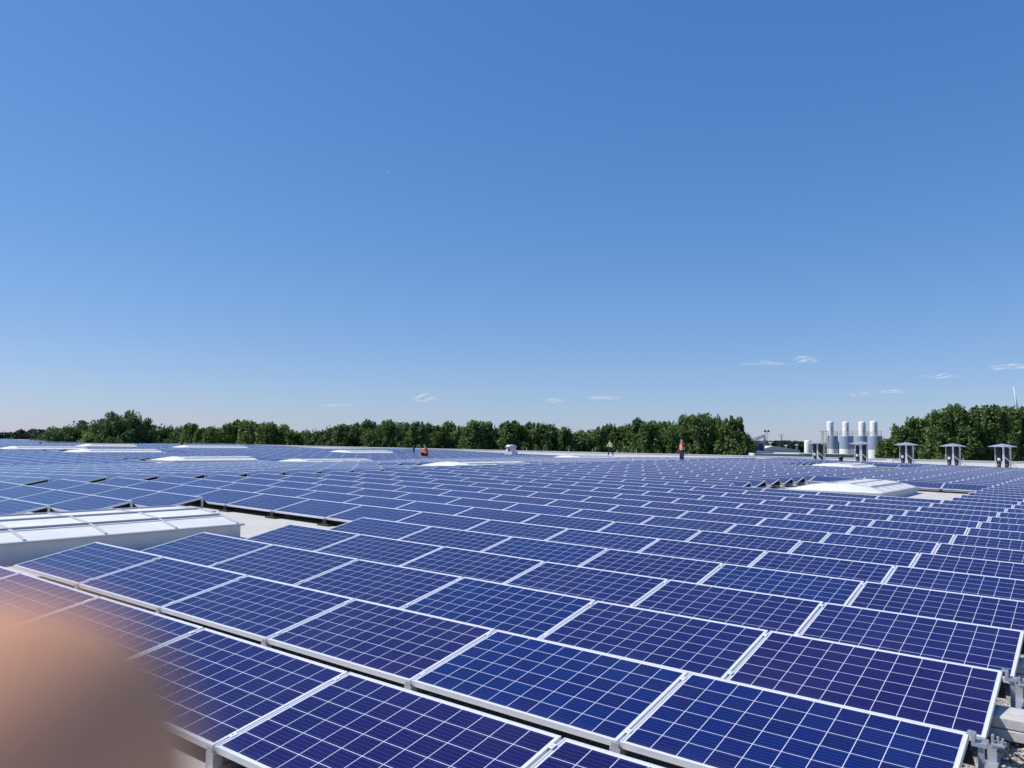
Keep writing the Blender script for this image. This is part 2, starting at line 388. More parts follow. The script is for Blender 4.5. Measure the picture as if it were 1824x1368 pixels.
# ------------------------------------------------------------------ mounting brackets, ballast, feet
def low(r,u): return Vector((u,r*PR,zr(u,r*PR)))
def high(r,u):
    v=r*PR+PH*math.cos(TAU); return Vector((u,v,zr(u,v)+PH*math.sin(TAU)))
def bracket(r,J,label,end=False):
    """joins the far, high edge of row r to the near, low edge of row r+1 at joint J"""
    u=ju(J,r) if J>-7 or J==-7 else ju(J,r); 
    h=high(r,u); l=low(r+1,u); rz_=roofz(u,h.y)
    o=thing('mounting_bracket',(u,h.y,rz_),label,'mounting bracket','aluminium brackets that hold the solar panels')
    dy=l.y-h.y
    w_=.05 if not end else .07
    mb=MB(); xr=.045 if end else 0; mb.box(-.03+xr,.03+xr,-.75 if end else -.30,dy+(.9 if end else .25),.004,.034); mb.build('rail',M_alu,o)
    mb=MB(); s=0 if not end else .055
    mb.box(-.014+s,.014+s,-.055,-.015,.034,h.z-rz_-T-.004)
    if end:
        mb.box(.012,.085,-.07,.0,h.z-rz_-.055,h.z-rz_-.035); mb.box(.014,.03,-.07,0,h.z-rz_-.034,h.z-rz_+.006); mb.box(-.01,.0135,-.07,0,h.z-rz_+.002,h.z-rz_+.008)
    else: mb.box(-.03,.03,-.06,-.005,h.z-rz_-T-.02,h.z-rz_-T-.003)
    mb.build('post',M_alu,o)
    mb=MB(); zt=l.z-roofz(u,l.y)+(l.z-rz_-(l.z-roofz(u,l.y)))
    mb.box(-.035+(.05 if end else 0),.035+(.03 if end else 0),dy-.012,dy+.05,.034,l.z-rz_-T-.004)
    mb.box(-.026,.026,dy-.012,dy-.003,l.z-rz_-T-.004,l.z-rz_-.012)
    if end:
        mb.box(.036,.11,dy-.02,dy+.07,l.z-rz_-T-.002,l.z-rz_-T+.012); mb.box(.036,.05,dy-.005,dy+.035,l.z-rz_-T+.0125,l.z-rz_+.016); mb.box(.088,.10,dy-.005,dy+.035,l.z-rz_-T+.0125,l.z-rz_+.002)
        mb.bar((.07,dy+.02,l.z-rz_-T+.01),(.07,dy+.02,l.z-rz_+.01),.008)
    mb.build('foot',M_alu,o,bevel=.002)
    return o
rown=lambda r: ordn(r+1)
for J in (1,2,3,4,5):
    bracket(0,J,'silver bracket in the dark gap behind the first panel row, joint %s from left'%ordn(J))
for r in (0,1,2,3,4):
    bracket(r,6,'silver end bracket at the open right end between %s and %s panel rows'%(rown(r),rown(r+1)),True)
for J in (0,1,2,3,4): bracket(-1,J+1,'silver bracket under the near edge of the first panel row, joint %s from left'%ordn(J+1))

def ballast(loc,size,label,rz=0,tilt=0):
    o=thing('ballast_block',loc,label,'concrete block','concrete blocks weighing down the racks',rz)
    mb=MB(); sx,sy,sz=size; h=sz*.48
    mb.box(-sx/2,sx/2,-sy/2,sy/2,0,h-.002); mb.build('lower_slab',M_conc,o,bevel=.006)
    mb=MB(); mb.box(-sx/2+.006,sx/2-.006,-sy/2+.006,sy/2-.006,h+.002,sz); mb.build('upper_slab',M_conc,o,bevel=.008)
    return o
def ends(J,rows,name,cnt_from=0,nb=99):
    for i,r in enumerate(rows):
        u=ju(J,r) if J!=-7.5 else ju(-8,r)+1.67
        h=high(r,u); x=u-.06 if J==-7.5 else u+.02
        if i<nb: ballast((x,h.y-.20,roofz(x,h.y)+.036),(.42,.20,.085),'pale concrete block under the panel end, %s %s'%(ordn(i+1+cnt_from),name))
        m_=thing('end_bracket',(u+.03,h.y,roofz(u,h.y)),'silver upright under the raised panel corner, %s %s'%(ordn(i+1+cnt_from),name),'mounting bracket','aluminium uprights at the open panel ends')
        mb=MB(); mb.box(-.02,.02,-.5,.3,.004,.034); mb.build('rail',M_alu,m_)
        mb=MB(); mb.box(-.018,.018,-.05,-.012,.035,h.z-roofz(u,h.y)-T-.003); mb.build('post',M_alu,m_)
ends(-3,range(0,5),'along the large left rooflight')
ends(0,range(15,21),'left of the large right rooflight')
ends(-4,range(31,37),'left of the smaller right rooflight')
ends(-7.5,range(2,14),'along the left aisle',nb=5)
def feet(r,Js,where):
    for i,J in enumerate(Js):
        u=ju(J,r); l=low(r,u)
        o=thing('rubber_foot',(u,l.y+.02,roofz(u,l.y)),'black rubber foot under a panel joint, %s along %s'%(ordn(i+1),where),'rubber foot','black rubber feet under the front edges')
        mb=MB(); mb.box(-.16,.16,-.10,.12,.003,.035); mb.build('pad',M_black,o,bevel=.01)
        mb=MB(); mb.box(-.05,.05,-.05,.09,.036,RD-T-.003); mb.box(-.018,.018,-.055,-.051,.08,RD-.02); mb.build('block',M_black,o,bevel=.006)
feet(5,(-4,-3,-2,-1),'the row behind the left rooflight')
feet(21,(1,2,3,4),'the row behind the right rooflight')
# near right corner: slabs, cables, wire basket
def slab(r,lab):
    u=ju(6,r)+.02; h=high(r,u)
    ballast((u+.03,h.y+.20-.62,roofz(u,h.y)+.04),(.80,.30,.14),lab)
slab(1,'pale concrete slab pair at the bottom right under the second brackets')
slab(2,'large pale concrete slab pair jutting from the right row end beside gravel')
slab(3,'pale concrete slab pair at the right row end above the others')
mb=MB()
def tube_pts(mb,pts,r,n=6):
    for a,b_ in zip(pts[:-1],pts[1:]): mb.bar(a,b_,r,n=n)
def curve_pts(ctrl,n=24):
    out=[]
    m=len(ctrl)-1
    for i in range(n+1):
        t=i/n*m; k=min(int(t),m-1); f=t-k
        p0=Vector(ctrl[max(k-1,0)]);p1=Vector(ctrl[k]);p2=Vector(ctrl[k+1]);p3=Vector(ctrl[min(k+2,m)])
        out.append(.5*((2*p1)+(p2-p0)*f+(2*p0-5*p1+4*p2-p3)*f*f+(3*p1-p0-3*p2+p3)*f**3))
    return out
for nm,off in (('near',0),('far',.03)):
    u=ju(6,1); l=low(2,u); z=roofz(u,l.y)
    mb=MB(); tube_pts(mb,curve_pts([(u-.25,l.y+.15+off,z+.12),(u+.02,l.y+.03+off,z+.10+off),(u+.20,l.y-.10+off,z+.07+off),(u+.42,l.y-.28+off,z+.03),(u+.7,l.y-.60+off,z+.02)]),.006)
    tag(mb.build('cable',M_cable,None,True),'%s of two thin black cables curling out by the lowest right bracket'%('nearer' if off==0 else 'farther'),'cable','black cables at the right row end')
u=ju(6,2)+.30; yb=low(2,u).y-.45
mb=MB()
zb=roofz(u,yb)+.02
for i in range(9): mb.bar((u+.02*i*0+.05,yb-.4+i*.1,zb),(u+.05,yb-.4+i*.1,zb+.16),.003,n=5); mb.bar((u+.05,yb-.4+i*.1,zb+.16),(u+.40,yb-.4+i*.1,zb+.16),.003,n=5)
for i in range(4): mb.bar((u+.05,yb-.4,zb+.05*i+.01),(u+.05,yb+.4,zb+.05*i+.01),.003,n=5)
for i in range(5): mb.bar((u+.05+.085*i,yb-.4,zb+.163),(u+.05+.085*i,yb+.4,zb+.163),.003,n=5)
tag(mb.build('wire_cable_tray',M_alu),'silver wire mesh cable tray on gravel at the lower right edge','cable tray')

# ------------------------------------------------------------------ rooflights (barrel skylights)
M_glaz=mat('opal_glazing',(.68,.675,.645),.6,0,.06,3,.25)
M_rail=mat('rooflight_bars',(.46,.47,.49),.45,.3)
M_hoop=mat('rooflight_hoops',(.56,.57,.58),.45,.2)
M_curb=mat('rooflight_curb',(.60,.60,.60),.6,0,.06,3)
def rooflight(u1,v0,v1,label,width=3.3,curb=.20,rise=.30,hoop=1.2,detail=True):
    uc=u1-width/2; base=roofz(uc,(v0+v1)/2); hw=width/2; L=v1-v0
    o=thing('rooflight',(uc,v0,0),label,'rooflight','white barrel rooflights set in the panel field')
    fz=lambda x,y: roofz(uc+x,v0+y)
    z0=base+.02
    prof=[(hw,curb+.03),(hw*.66,curb+rise*.70),(hw*.24,curb+rise),(-hw*.24,curb+rise),(-hw*.66,curb+rise*.70),(-hw,curb+.03)]
    mb=MB(); e=.04
    # curb with sloping foot following the roof
    for (xa,ya,xb,yb_) in ((hw,0,hw,L),(-hw,L,-hw,0),(-hw,0,hw,0),(hw,L,-hw,L)):
        mb.quad((xa,ya,fz(xa,ya)-.03),(xb,yb_,fz(xb,yb_)-.03),(xb,yb_,z0+curb),(xa,ya,z0+curb))
    mb.build('curb',M_curb,o)
    mb=MB(); 
    for s in (-1,1): mb.box(s*hw-.05,s*hw+.05,-.05,L+.05,z0+curb+.001,z0+curb+.03)
    for y in (-.0,L): mb.box(-hw+.051,hw-.051,y-.05,y+.05,z0+curb+.001,z0+curb+.03)
    mb.build('edge_flashing',M_rail,o,bevel=.004)
    mb=MB(); hip=1.1
    def ring(y,s,zs): return [(x*s,y,z0+curb+.03+(z-curb-.03)*zs) for x,z in prof]
    rings=[ring(.0,1,.0),ring(hip*.5,.97,.62),ring(hip,.97,1)]
    n_h=max(1,round((L-hip)/hoop))
    for i in range(1,n_h+1): rings.append(ring(hip+(L-.03-hip)*i/n_h,.97,1))
    rings+=[ring(L,.97,1),ring(L+.01,1,.0)]
    k=len(mb.v)
    for rg in rings: mb.v+=rg
    for j in range(len(rings)-1):
        for i in range(5): mb.f.append((k+j*6+i,k+j*6+i+1,k+(j+1)*6+i+1,k+(j+1)*6+i))
    mb.build('glazing',M_glaz,o)
    # long bars on the folds, hoops across
    mb=MB()
    for i in (1,2,3,4):
        x,z=prof[i]; x*=.97
        sgn=1 if x>0 else -1
        mb.bar((x,hip,z0+z+.008),(x,L-.02,z0+z+.008),.020,n=6)
        mb.box(x+(.03 if sgn>0 else -.10),x+(.10 if sgn>0 else -.03),hip,L-.02,z0+z-.035,z0+z-.012)
    mb.build('ridge_bar',M_rail,o)
    for j in range(2,len(rings)-2):
        mb=MB(); rg=rings[j]
        for a,b_ in zip(rg[:-1],rg[1:]):
            a=Vector(a)+Vector((0,0,.006)); b_=Vector(b_)+Vector((0,0,.006)); d=(b_-a)
            nrm=Vector((-d.z,0,d.x)); nrm=nrm.normalized()*(.012 if d.x<0 else .012)
            if nrm.z<0: nrm=-nrm
            q=[a+Vector((0,-.022,0)),b_+Vector((0,-.022,0)),b_+Vector((0,.022,0)),a+Vector((0,.022,0))]
            n0=len(mb.v); mb.v+=[tuple(p_) for p_ in q]+[tuple(p_+nrm) for p_ in q]
            for f in ((0,1,2,3),(7,6,5,4),(0,4,5,1),(1,5,6,2),(2,6,7,3),(3,7,4,0)): mb.f.append(tuple(n0+t for t in f))
        if detail:
            x,y,z=rg[0]; mb.bar((x,y-.03,z),(x+.10,y-.03,z-.02),.008,n=5); mb.bar((x,y+.03,z),(x+.10,y+.03,z-.02),.008,n=5); mb.bar((x+.10,y-.03,z-.02),(x+.10,y+.03,z-.02),.008,n=5)
        mb.build('hoop',M_hoop,o)
    return o
rooflight(-1.05,-2.3,5.42,'nearest white barrel rooflight at the left edge of the photo',3.2,.20,.20)
rooflight(4.75,25.0,31.1,'white ribbed rooflight in the open gap at the right, nearest of the right pair',3.1,.17,.24)
rooflight(-1.7,48.8,54.3,'low white rooflight behind the right one, near the vent hoods',3.3,.17,.24)
rooflight(-14.5,26.9,33.2,'long white rooflight in the middle of the photo, in front of square roof vent',3.4,.17,.24)
rooflight(-37.4,25.2,31.6,'white rooflight left of centre, left one of two lying end to end',3.4,.17,.26,detail=False)
rooflight(-31.8,30.7,37.6,'white rooflight left of centre, right one of two lying end to end',3.2,.17,.24,detail=False)
rooflight(-51.8,25.9,32.6,'white rooflight far left above the left aisle, nearest of the far left group',3.4,.17,.26,detail=False)
rooflight(-47.2,48.1,54.6,'small white rooflight left of the crouching worker, near the roof edge',3.4,.17,.26,detail=False)
rooflight(-27.5,58.0,65.2,'flat white rooflight at the feet of the worker in yellow vest',3.4,.17,.26,detail=False)
rooflight(-82.0,32.5,40.8,'farthest left white rooflight cut by the left edge of the photo',3.4,.17,.30,detail=False)
rooflight(-91.0,44.5,51.2,'thin white rooflight far left just under the tall dark tree',3.4,.17,.30,detail=False)
rooflight(-86.0,54.6,64.5,'thin white rooflight far left between two black vent pipes',3.4,.17,.30,detail=False)

# ------------------------------------------------------------------ roof vents
M_galv=mat('galvanised_steel',(.56,.575,.59),.4,.55,.08,6)
M_galvw=mat('pale_sheet_metal',(.70,.71,.73),.45,.2,.05,5)
M_dark=mat('dark_duct',(.03,.032,.045),.5,0,.2,6)
M_red=mat('red_rubber',(.30,.04,.05),.6)
def hood(pxx,pyt,pyb,d,label,first=[None]):
    # mushroom rain hood over twin dark flues
    P=at(pxx,pyb,d); H=(pyb-pyt)*d/FPX; zb=roofz(P.x,P.y)
    if first[0] is None:
        o=thing('vent_hood',(P.x,P.y,zb),label,'roof vent','vent hoods standing in a line near the roof edge',rz=R(9))
        Wc=.98
        mb=MB(); n=4; mb.lathe([(Wc,1.715),(Wc,1.74),(.40,1.89),(.06,1.96)],12); mb.build('rain_cap',M_galv,o)
        for i,(xx,yy) in enumerate(((-.50,.12),(-.0,-.62),(.50,.10))):
            mb=MB(); s=(.028,.062,.055)[i]; mb.box(xx-s,xx+s,yy-s*.5,yy+s*.5,.0,1.72); mb.build('leg',M_galvw,o)
        for xx in (-.27,.25):
            mb=MB(); mb.bar((xx,.0,.42),(xx,.0,1.62),.155,n=12); mb.bar((xx,.0,0.02),(xx+.0,0,.42),.11,.16,n=10); mb.build('flue',M_dark,o,True)
            mb=MB(); mb.bar((xx,0,.0),(xx,0,.05),.19,.17,n=12); mb.build('collar',M_red,o)
        mb=MB(); mb.lathe([(.08,.0),(.12,.10),(.08,.20)],10,(-.27,-.30,.66)); mb.build('fan_motor',M_galvw,o,True)
        mb=MB(); mb.bar((.10,-.62,.92),(.62,-.35,.42),.035); mb.bar((.62,-.35,.42),(1.12,-.2,.0),.022); mb.build('brace',M_galvw,o)
        first[0]=o
    else:
        o=first[0].copy(); COL.objects.link(o); o.location=(P.x,P.y,zb)
        for ch in first[0].children: c=ch.copy(); COL.objects.link(c); c.parent=o
        o['label']=label
    o.scale=(H/1.96,)*3
    return o
hood(1458,784,823,65.5,'grey vent hood leftmost in the line, beside the small white silo')
hood(1534,785,826,64.5,'grey vent hood in front of the blue and white silos')
hood(1615,787,829,63.5,'grey vent hood left of the tree group, middle of the line')
hood(1698,789,832,62.5,'grey vent hood before the right trees, second from the right')
hood(1787,790,835.5,61.5,'grey vent hood rightmost in the line')

P=at(910,811,84); z=roofz(P.x,P.y); o=thing('roof_ventilator',(P.x,P.y,z),'white square roof ventilator with round cap standing near the roof edge','roof vent',rz=R(0))
mb=MB(); mb.box(-.5,.5,-.5,.5,0,.62); mb.build('base_box',M_galvw,o)
mb=MB(); mb.lathe([(.50,.622),(.52,.80),(.50,.98),(.60,1.0),(.60,1.10)],20); mb.build('drum',M_galvw,o,True)
mb=MB(); mb.lathe([(.60,1.104),(.62,1.14),(.45,1.26),(.15,1.32)],20); mb.build('rain_cap',M_galv,o,True)
mb=MB(); mb.box(.0,.18,-.56,-.52,.66,.86); mb.build('junction_box',M_black,o)
def pipe(px_,py_,d,h,r,label):
    P=at(px_,py_,d); z=roofz(P.x,P.y)
    o=thing('vent_pipe',(P.x,P.y,z),label,'vent pipe','black vent pipes poking out of the roof')
    mb=MB(); mb.lathe([(r*1.5,0),(r,.12),(r,h*.72)],12); mb.build('pipe',M_black,o,True)
    mb=MB(); mb.lathe([(r*.9,h*.722),(r*1.25,h*.74),(r*1.25,h*.94),(r*.8,h)],12); mb.build('cap',M_black,o,True)
pipe(1498,828,60,.72,.14,'black vent pipe in front of the silos beside the vent hoods')
pipe(737,807,82,.98,.11,'black vent pipe left of the crouching worker in orange')
pipe(324,794,112,.8,.14,'black vent pipe on the left, right one of three by the roof edge')
pipe(237,790.5,140,.7,.2,'black vent pipe below the tall dark tree')
pipe(72,792,103,.5,.12,'black vent pipe farthest left near the roof edge')
for i,(px_,lab) in enumerate(((1545,'left of the third vent hood, left one'),(1585,'left of the third vent hood, right one'),(1339,'beside the blue container'))):
    P=at(px_,818-(.5 if i<2 else 6),(70,70,80)[i]); z=roofz(P.x,P.y)
    if i==2: P=at(px_,812,79); P.y=min(P.y,79.7); z=PZ
    o=thing('junction_box',(P.x,P.y,z),'small white box by the roof edge '+lab,'box','small white boxes at the roof edge')
    mb=MB(); mb.box(-.25,.25,-.15,.15,.06,.32); mb.build('case',M_galvw,o,bevel=.01)
    mb=MB(); mb.box(-.20,-.14,-.1,.1,0,.058); mb.box(.14,.20,-.1,.1,0,.058); mb.build('foot',M_black,o)
# lightning rods on the parapet
for i,(px_,h) in enumerate(((1057,.55),(1061.5,.8),(1135,.6),(940,.5),(1015,.45),(1100,.4))):
    t=(px_-912)/FPX; d=82.65/(.798+.602*t); P=at(px_,800,d)
    mb=MB(); mb.bar((P.x,80.15,PZ),(P.x,80.15,PZ+h*.8),.022,.012,n=6); 
    tag(mb.build('parapet_rod',M_galvw),'thin pale rod on the roof edge, %s of the rods in the middle'%['third from left','fourth from left','rightmost','leftmost','second from left','fifth from left'][i],'rod','thin rods standing on the roof edge')

# ------------------------------------------------------------------ people
def skin_obj(name,joints,edges,material,parent,sub=2,tw=None,root=0):
    me=bpy.data.meshes.new(name); bm=bmesh.new(); lay=bm.verts.layers.skin.verify(); vs_=[]
    for i,(co,r) in enumerate(joints):
        v=bm.verts.new(co); rr=r if isinstance(r,tuple) else (r,r); v[lay].radius=rr; v[lay].use_root=(i==root); vs_.append(v)
    for a,b_ in edges: bm.edges.new((vs_[a],vs_[b_]))
    bm.to_mesh(me); bm.free()
    o=link(name,me,material,parent)
    s=o.modifiers.new('skin','SKIN'); s.use_smooth_shade=True
    if sub: s2=o.modifiers.new('sub','SUBSURF'); s2.levels=sub; s2.render_levels=sub
    return o
M_skin=mat('skin',(.50,.27,.19),.55,0,.06,60)
M_hair=mat('dark_hair',(.03,.022,.018),.6)
M_orange=mat('orange_hi_vis',(1.0,.24,.02),.7); M_yel=mat('yellow_hi_vis',(.72,1.0,.03),.7)
M_silver=mat('reflective_tape',(.75,.75,.72),.4)
M_navy=mat('navy_trousers',(.02,.03,.09),.8); M_blk=mat('black_trousers',(.015,.015,.018),.8)
M_shirt=mat('pale_shirt',(.60,.56,.52),.8); M_navs=mat('navy_shirt',(.03,.035,.12),.8); M_redo=mat('coral_sweater',(1.0,.20,.07),.8)
M_shoe=mat('dark_boots',(.03,.025,.02),.6)
def head_details(o,hc,f,hs):
    """ears, nose, eyes and mouth on a head at hc facing f (unit)"""
    f=Vector(f).normalized(); s=Vector((f.y,-f.x,0))
    mb=MB(); mb.bar(Vector(hc)+f*.095*hs,Vector(hc)+f*.125*hs+Vector((0,0,-.012)),.017,.010,n=6); 
    for q in (-1,1): mb.bar(Vector(hc)+s*q*.076,Vector(hc)+s*q*.094,.026,.018,n=6)
    mb.build('ears_and_nose',M_skin,o,True)
    mb=MB()
    for q in (-1,1): mb.bar(Vector(hc)+f*.093+s*q*.034+Vector((0,0,.018)),Vector(hc)+f*.101+s*q*.034+Vector((0,0,.018)),.010,n=6)
    mb.bar(Vector(hc)+f*.095-s*.025+Vector((0,0,-.052)),Vector(hc)+f*.095+s*.025+Vector((0,0,-.052)),.006,n=5)
    mb.build('eyes_and_mouth',M_hair,o)
def person(loc,scale,rz,pose,label,vest,sleeves,trousers,tape=True):
    o=thing('person',loc,label,'person',rz=rz); o.scale=(scale,)*3
    J=pose; Rr=dict(pel=.115,wst=.105,chest=.135,neck=.055,head=.098,top=.075,shL=.06,elL=.042,wrL=.03,haL=.032,shR=.06,elR=.042,wrR=.03,haR=.032,hipL=.085,knL=.06,anL=.042,toL=.04,hipR=.085,knR=.06,anR=.042,toR=.04)
    names=list(J); idx={n:i for i,n in enumerate(names)}
    E=[('pel','wst'),('wst','chest'),('chest','neck'),('neck','head'),('head','top'),('chest','shL'),('shL','elL'),('elL','wrL'),('wrL','haL'),('chest','shR'),('shR','elR'),('elR','wrR'),('wrR','haR'),('pel','hipL'),('hipL','knL'),('knL','anL'),('anL','toL'),('pel','hipR'),('hipR','knR'),('knR','anR'),('anR','toR')]
    skin_obj('body',[(J[n],Rr[n]) for n in names],[(idx[a],idx[b_]) for a,b_ in E],M_skin,o,1,root=idx['pel'])
    def cloth(nm,ns,es,m,k,add):
        ii={n:i for i,n in enumerate(ns)}
        skin_obj(nm,[(J[n] if not isinstance(n,tuple) else n,Rr[n]*k+add) for n in ns],[(ii[a],ii[b_]) for a,b_ in es],m,o,1)
    cloth('trousers',['pel','wst','hipL','knL','anL','hipR','knR','anR'],[('pel','wst'),('pel','hipL'),('hipL','knL'),('knL','anL'),('pel','hipR'),('hipR','knR'),('knR','anR')],trousers,1.0,.022)
    cloth('shirt',['wst','chest','shL','elL','wrL','shR','elR','wrR'],[('wst','chest'),('chest','shL'),('shL','elL'),('elL','wrL'),('chest','shR'),('shR','elR'),('elR','wrR')],sleeves,1.0,.014)
    ve=skin_obj('vest',[(tuple(Vector(J['pel'])-Vector((0,0,.10))),(.205,.185)),(J['wst'],(.165,.155)),(J['chest'],(.220,.205)),(tuple(Vector(J['chest'])+(Vector(J['shL'])-Vector(J['chest']))*.7),(.085,.085)),(tuple(Vector(J['chest'])+(Vector(J['shR'])-Vector(J['chest']))*.7),(.085,.085))],[(0,1),(1,2),(2,3),(2,4)],vest,o,1)
    if tape:
        mb=MB(); a=Vector(J['pel']); b_=Vector(J['wst']); 
        for t in (.35,.95):
            c=a.lerp(b_,t); dd=(b_-a).normalized(); mb.bar(c-dd*.014,c+dd*.014,.190,n=14,cap=False)
        mb.build('reflective_band',M_silver,o)
    hd=Vector(J['head']); tp=Vector(J['top'])
    skin_obj('hair',[(tuple(hd.lerp(tp,.45)+Vector((0,-.018,.01))),(.100,.100)),(tuple(tp+Vector((0,-.01,.012))),(.082,.082))],[(0,1)],M_hair,o,1)
    for s in 'LR': skin_obj('boot',[(J['an'+s],(.055,.055)),(J['to'+s],(.048,.048))],[(0,1)],M_shoe,o,1)
    head_details(o,J['head'],(0,1,0),1)
    return o
stand=dict(pel=(0,0,.98),wst=(0,0,1.14),chest=(0,.0,1.34),neck=(0,.01,1.50),head=(0,.03,1.64),top=(0,.02,1.73),
 shL=(-.19,0,1.42),elL=(-.24,.08,1.16),wrL=(-.22,.26,1.02),haL=(-.21,.33,1.0),shR=(.19,0,1.42),elR=(.25,-.02,1.14),wrR=(.23,.10,.92),haR=(.23,.14,.84),
 hipL=(-.10,0,.90),knL=(-.11,.06,.50),anL=(-.11,-.02,.09),toL=(-.12,.14,.05),hipR=(.10,0,.90),knR=(.11,.03,.50),anR=(.11,0,.09),toR=(.12,.16,.05))
walk=dict(stand); walk.update(chest=(0,.05,1.34),neck=(0,.11,1.48),head=(0,.17,1.59),top=(0,.18,1.68),shL=(-.18,.06,1.40),shR=(.18,.06,1.40),elL=(-.22,.22,1.18),wrL=(-.18,.42,1.02),haL=(-.17,.50,.96),elR=(.22,.20,1.16),wrR=(.18,.38,1.04),haR=(.17,.46,1.0),
 knL=(-.10,.20,.52),anL=(-.10,.24,.10),toL=(-.10,.40,.05),knR=(.10,-.04,.50),anR=(.10,-.28,.13),toR=(.10,-.14,.05))
phone=dict(stand); phone.update(elL=(-.26,.16,1.22),wrL=(-.14,.20,1.50),haL=(-.10,.14,1.60))
crouch=dict(pel=(0,-.12,.36),wst=(0,-.09,.54),chest=(0,-.02,.76),neck=(0,.05,.93),head=(0,.10,1.06),top=(0,.10,1.15),
 shL=(-.18,0,.84),elL=(-.22,.18,.62),wrL=(-.14,.38,.50),haL=(-.12,.45,.46),shR=(.18,0,.84),elR=(.23,.14,.60),wrR=(.16,.34,.46),haR=(.14,.41,.42),
 hipL=(-.10,-.06,.34),knL=(-.14,.34,.50),anL=(-.13,.08,.10),toL=(-.14,.25,.05),hipR=(.10,-.06,.34),knR=(.14,.36,.44),anR=(.13,.10,.10),toR=(.14,.27,.05))
def put(px_,py_,d):
    P=at(px_,py_,d); return (P.x,P.y,P.z)
left_face=-YAW+R(90)          # facing the photo's left
P=at(758,817,71); 
person((P.x,P.y,roofz(P.x,P.y)+.02),1.16,-YAW*0+R(37)+R(90)-R(8),crouch,'crouching worker in orange vest and dark trousers, left of the round roof ventilator',M_orange,M_redo,M_blk,False)
P=at(1088,812,84)
person((P.x,P.y,P.z-.02),.98,R(37)+R(48),walk,'walking worker in yellow vest and black trousers, leaning forward at the roof edge',M_yel,M_shirt,M_blk)
P=at(1215,826,53); rr_=round((P.y-1.26)/PR); P=P+(P-CAM)*((rr_*PR+1.26-P.y)/(P.y-CAM.y))
person((P.x,P.y,roofz(P.x,P.y)),.98,R(37)+R(90)+R(35),phone,'standing worker in orange vest and blue trousers, hand raised to face',M_orange,M_navs,M_navy)

# ------------------------------------------------------------------ ground and distance
M_ground=mat('grass_ground',(.085,.10,.045),.95,0,.35,.02,.2)
mb=MB()
mb.quad((-7000,-5000,GZ),(7000,-5000,GZ),(7000,9000,GZ),(-7000,9000,GZ)); tag(mb.build('ground',M_ground),None,None,kind='structure')

# foliage
def leaf_mat(name,c1,c2):
    m=bpy.data.materials.new(name); m.use_nodes=True; N=NT(m); b=N.n['Principled BSDF']
    g=N.n.new('ShaderNodeNewGeometry'); oi=N.n.new('ShaderNodeObjectInfo')
    c=N.mix(g.outputs['Random Per Island'],c1,c2); c=N.mix(N.m('MULTIPLY',oi.outputs['Random'],.45),c,tuple(q*.6 for q in c1))
    N.l.new(c,b.inputs['Base Color']); b.inputs['Roughness'].default_value=.6; b.inputs['Specular IOR Level'].default_value=.3
    tr=N.n.new('ShaderNodeBsdfTranslucent'); N.l.new(c,tr.inputs[0]); mx=N.n.new('ShaderNodeMixShader'); mx.inputs[0].default_value=.35
    N.l.new(b.outputs[0],mx.inputs[1]); N.l.new(tr.outputs[0],mx.inputs[2]); N.l.new(mx.outputs[0],N.n['Material Output'].inputs[0])
    return m
M_leafp=leaf_mat('poplar_leaves',(.075,.145,.034),(.235,.315,.110))
M_leafl=leaf_mat('pale_green_leaves',(.100,.180,.034),(.245,.325,.090))
M_leafd=leaf_mat('dark_leaves',(.055,.110,.034),(.150,.215,.080))
M_bark=mat('bark',(.13,.11,.085),.9,0,.2,4)
def leaf(mb,c,s,rnd,upb=0):
    n=Vector((rnd.gauss(0,1),rnd.gauss(0,1),rnd.gauss(0,1)+.6)).normalized(); u_=n.orthogonal().normalized()
    a=rnd.uniform(0,6.28); v_=n.cross(u_); t=math.cos(a)*u_+math.sin(a)*v_; w_=n.cross(t)
    s1=s*rnd.uniform(.6,1.3); s2=s1*rnd.uniform(.45,.8)
    mb.quad(c-t*s1-w_*s2*.3,c+w_*-s2,c+t*s1,c+w_*s2)
def poplar(seed,H=15,Rw=2.7,nl=10500,ls=.21):
    rnd=random.Random(seed); mb=MB(); tr=MB(); cl=[]
    tr.bar((0,0,0),(0,0,H*.35),.22,.15,n=7); tr.bar((0,0,H*.35),(0,0,H*.9),.15,.03,n=6)
    lean=rnd.uniform(-.25,.25); fat=rnd.uniform(.85,1.15); belly=rnd.uniform(.35,.55)
    for i in range(150):
        t=rnd.random()**.9; z=H*(.08+.86*t)
        env=Rw*fat*(.72+.28*math.sin(math.pi*min(1,t/(2*belly))))*(1 if t<.62 else 1-.50*((t-.62)/.38)**1.6)
        a=rnd.uniform(0,6.28); q=env*rnd.random()**.45
        cl.append((Vector((q*math.cos(a)+lean*t,q*math.sin(a),z)),rnd.uniform(.38,.78),1.5))
    for i in range(rnd.randint(7,11)):
        a=rnd.uniform(0,6.28); q=Rw*.55*math.sqrt(rnd.random()); z=H*rnd.uniform(.90,.985)-.35*q
        b0=Vector((q*math.cos(a)+lean,q*math.sin(a),z)); 
        for k in range(4): cl.append((b0-Vector((0,0,.55*k)),.20+.10*k,2.0))
        tr.bar((0,0,H*.4),b0,.05,.012,n=5)
    per=nl//len(cl)
    for c,s_,st in cl:
        for k in range(int(per*(.5+s_))):
            d=Vector((rnd.gauss(0,1),rnd.gauss(0,1),rnd.gauss(0,1.1))).normalized()*s_*rnd.random()**.4; d.z*=st
            leaf(mb,c+d,ls,rnd)
    return mb.mesh('poplar_crown'),tr.mesh('poplar_trunk')
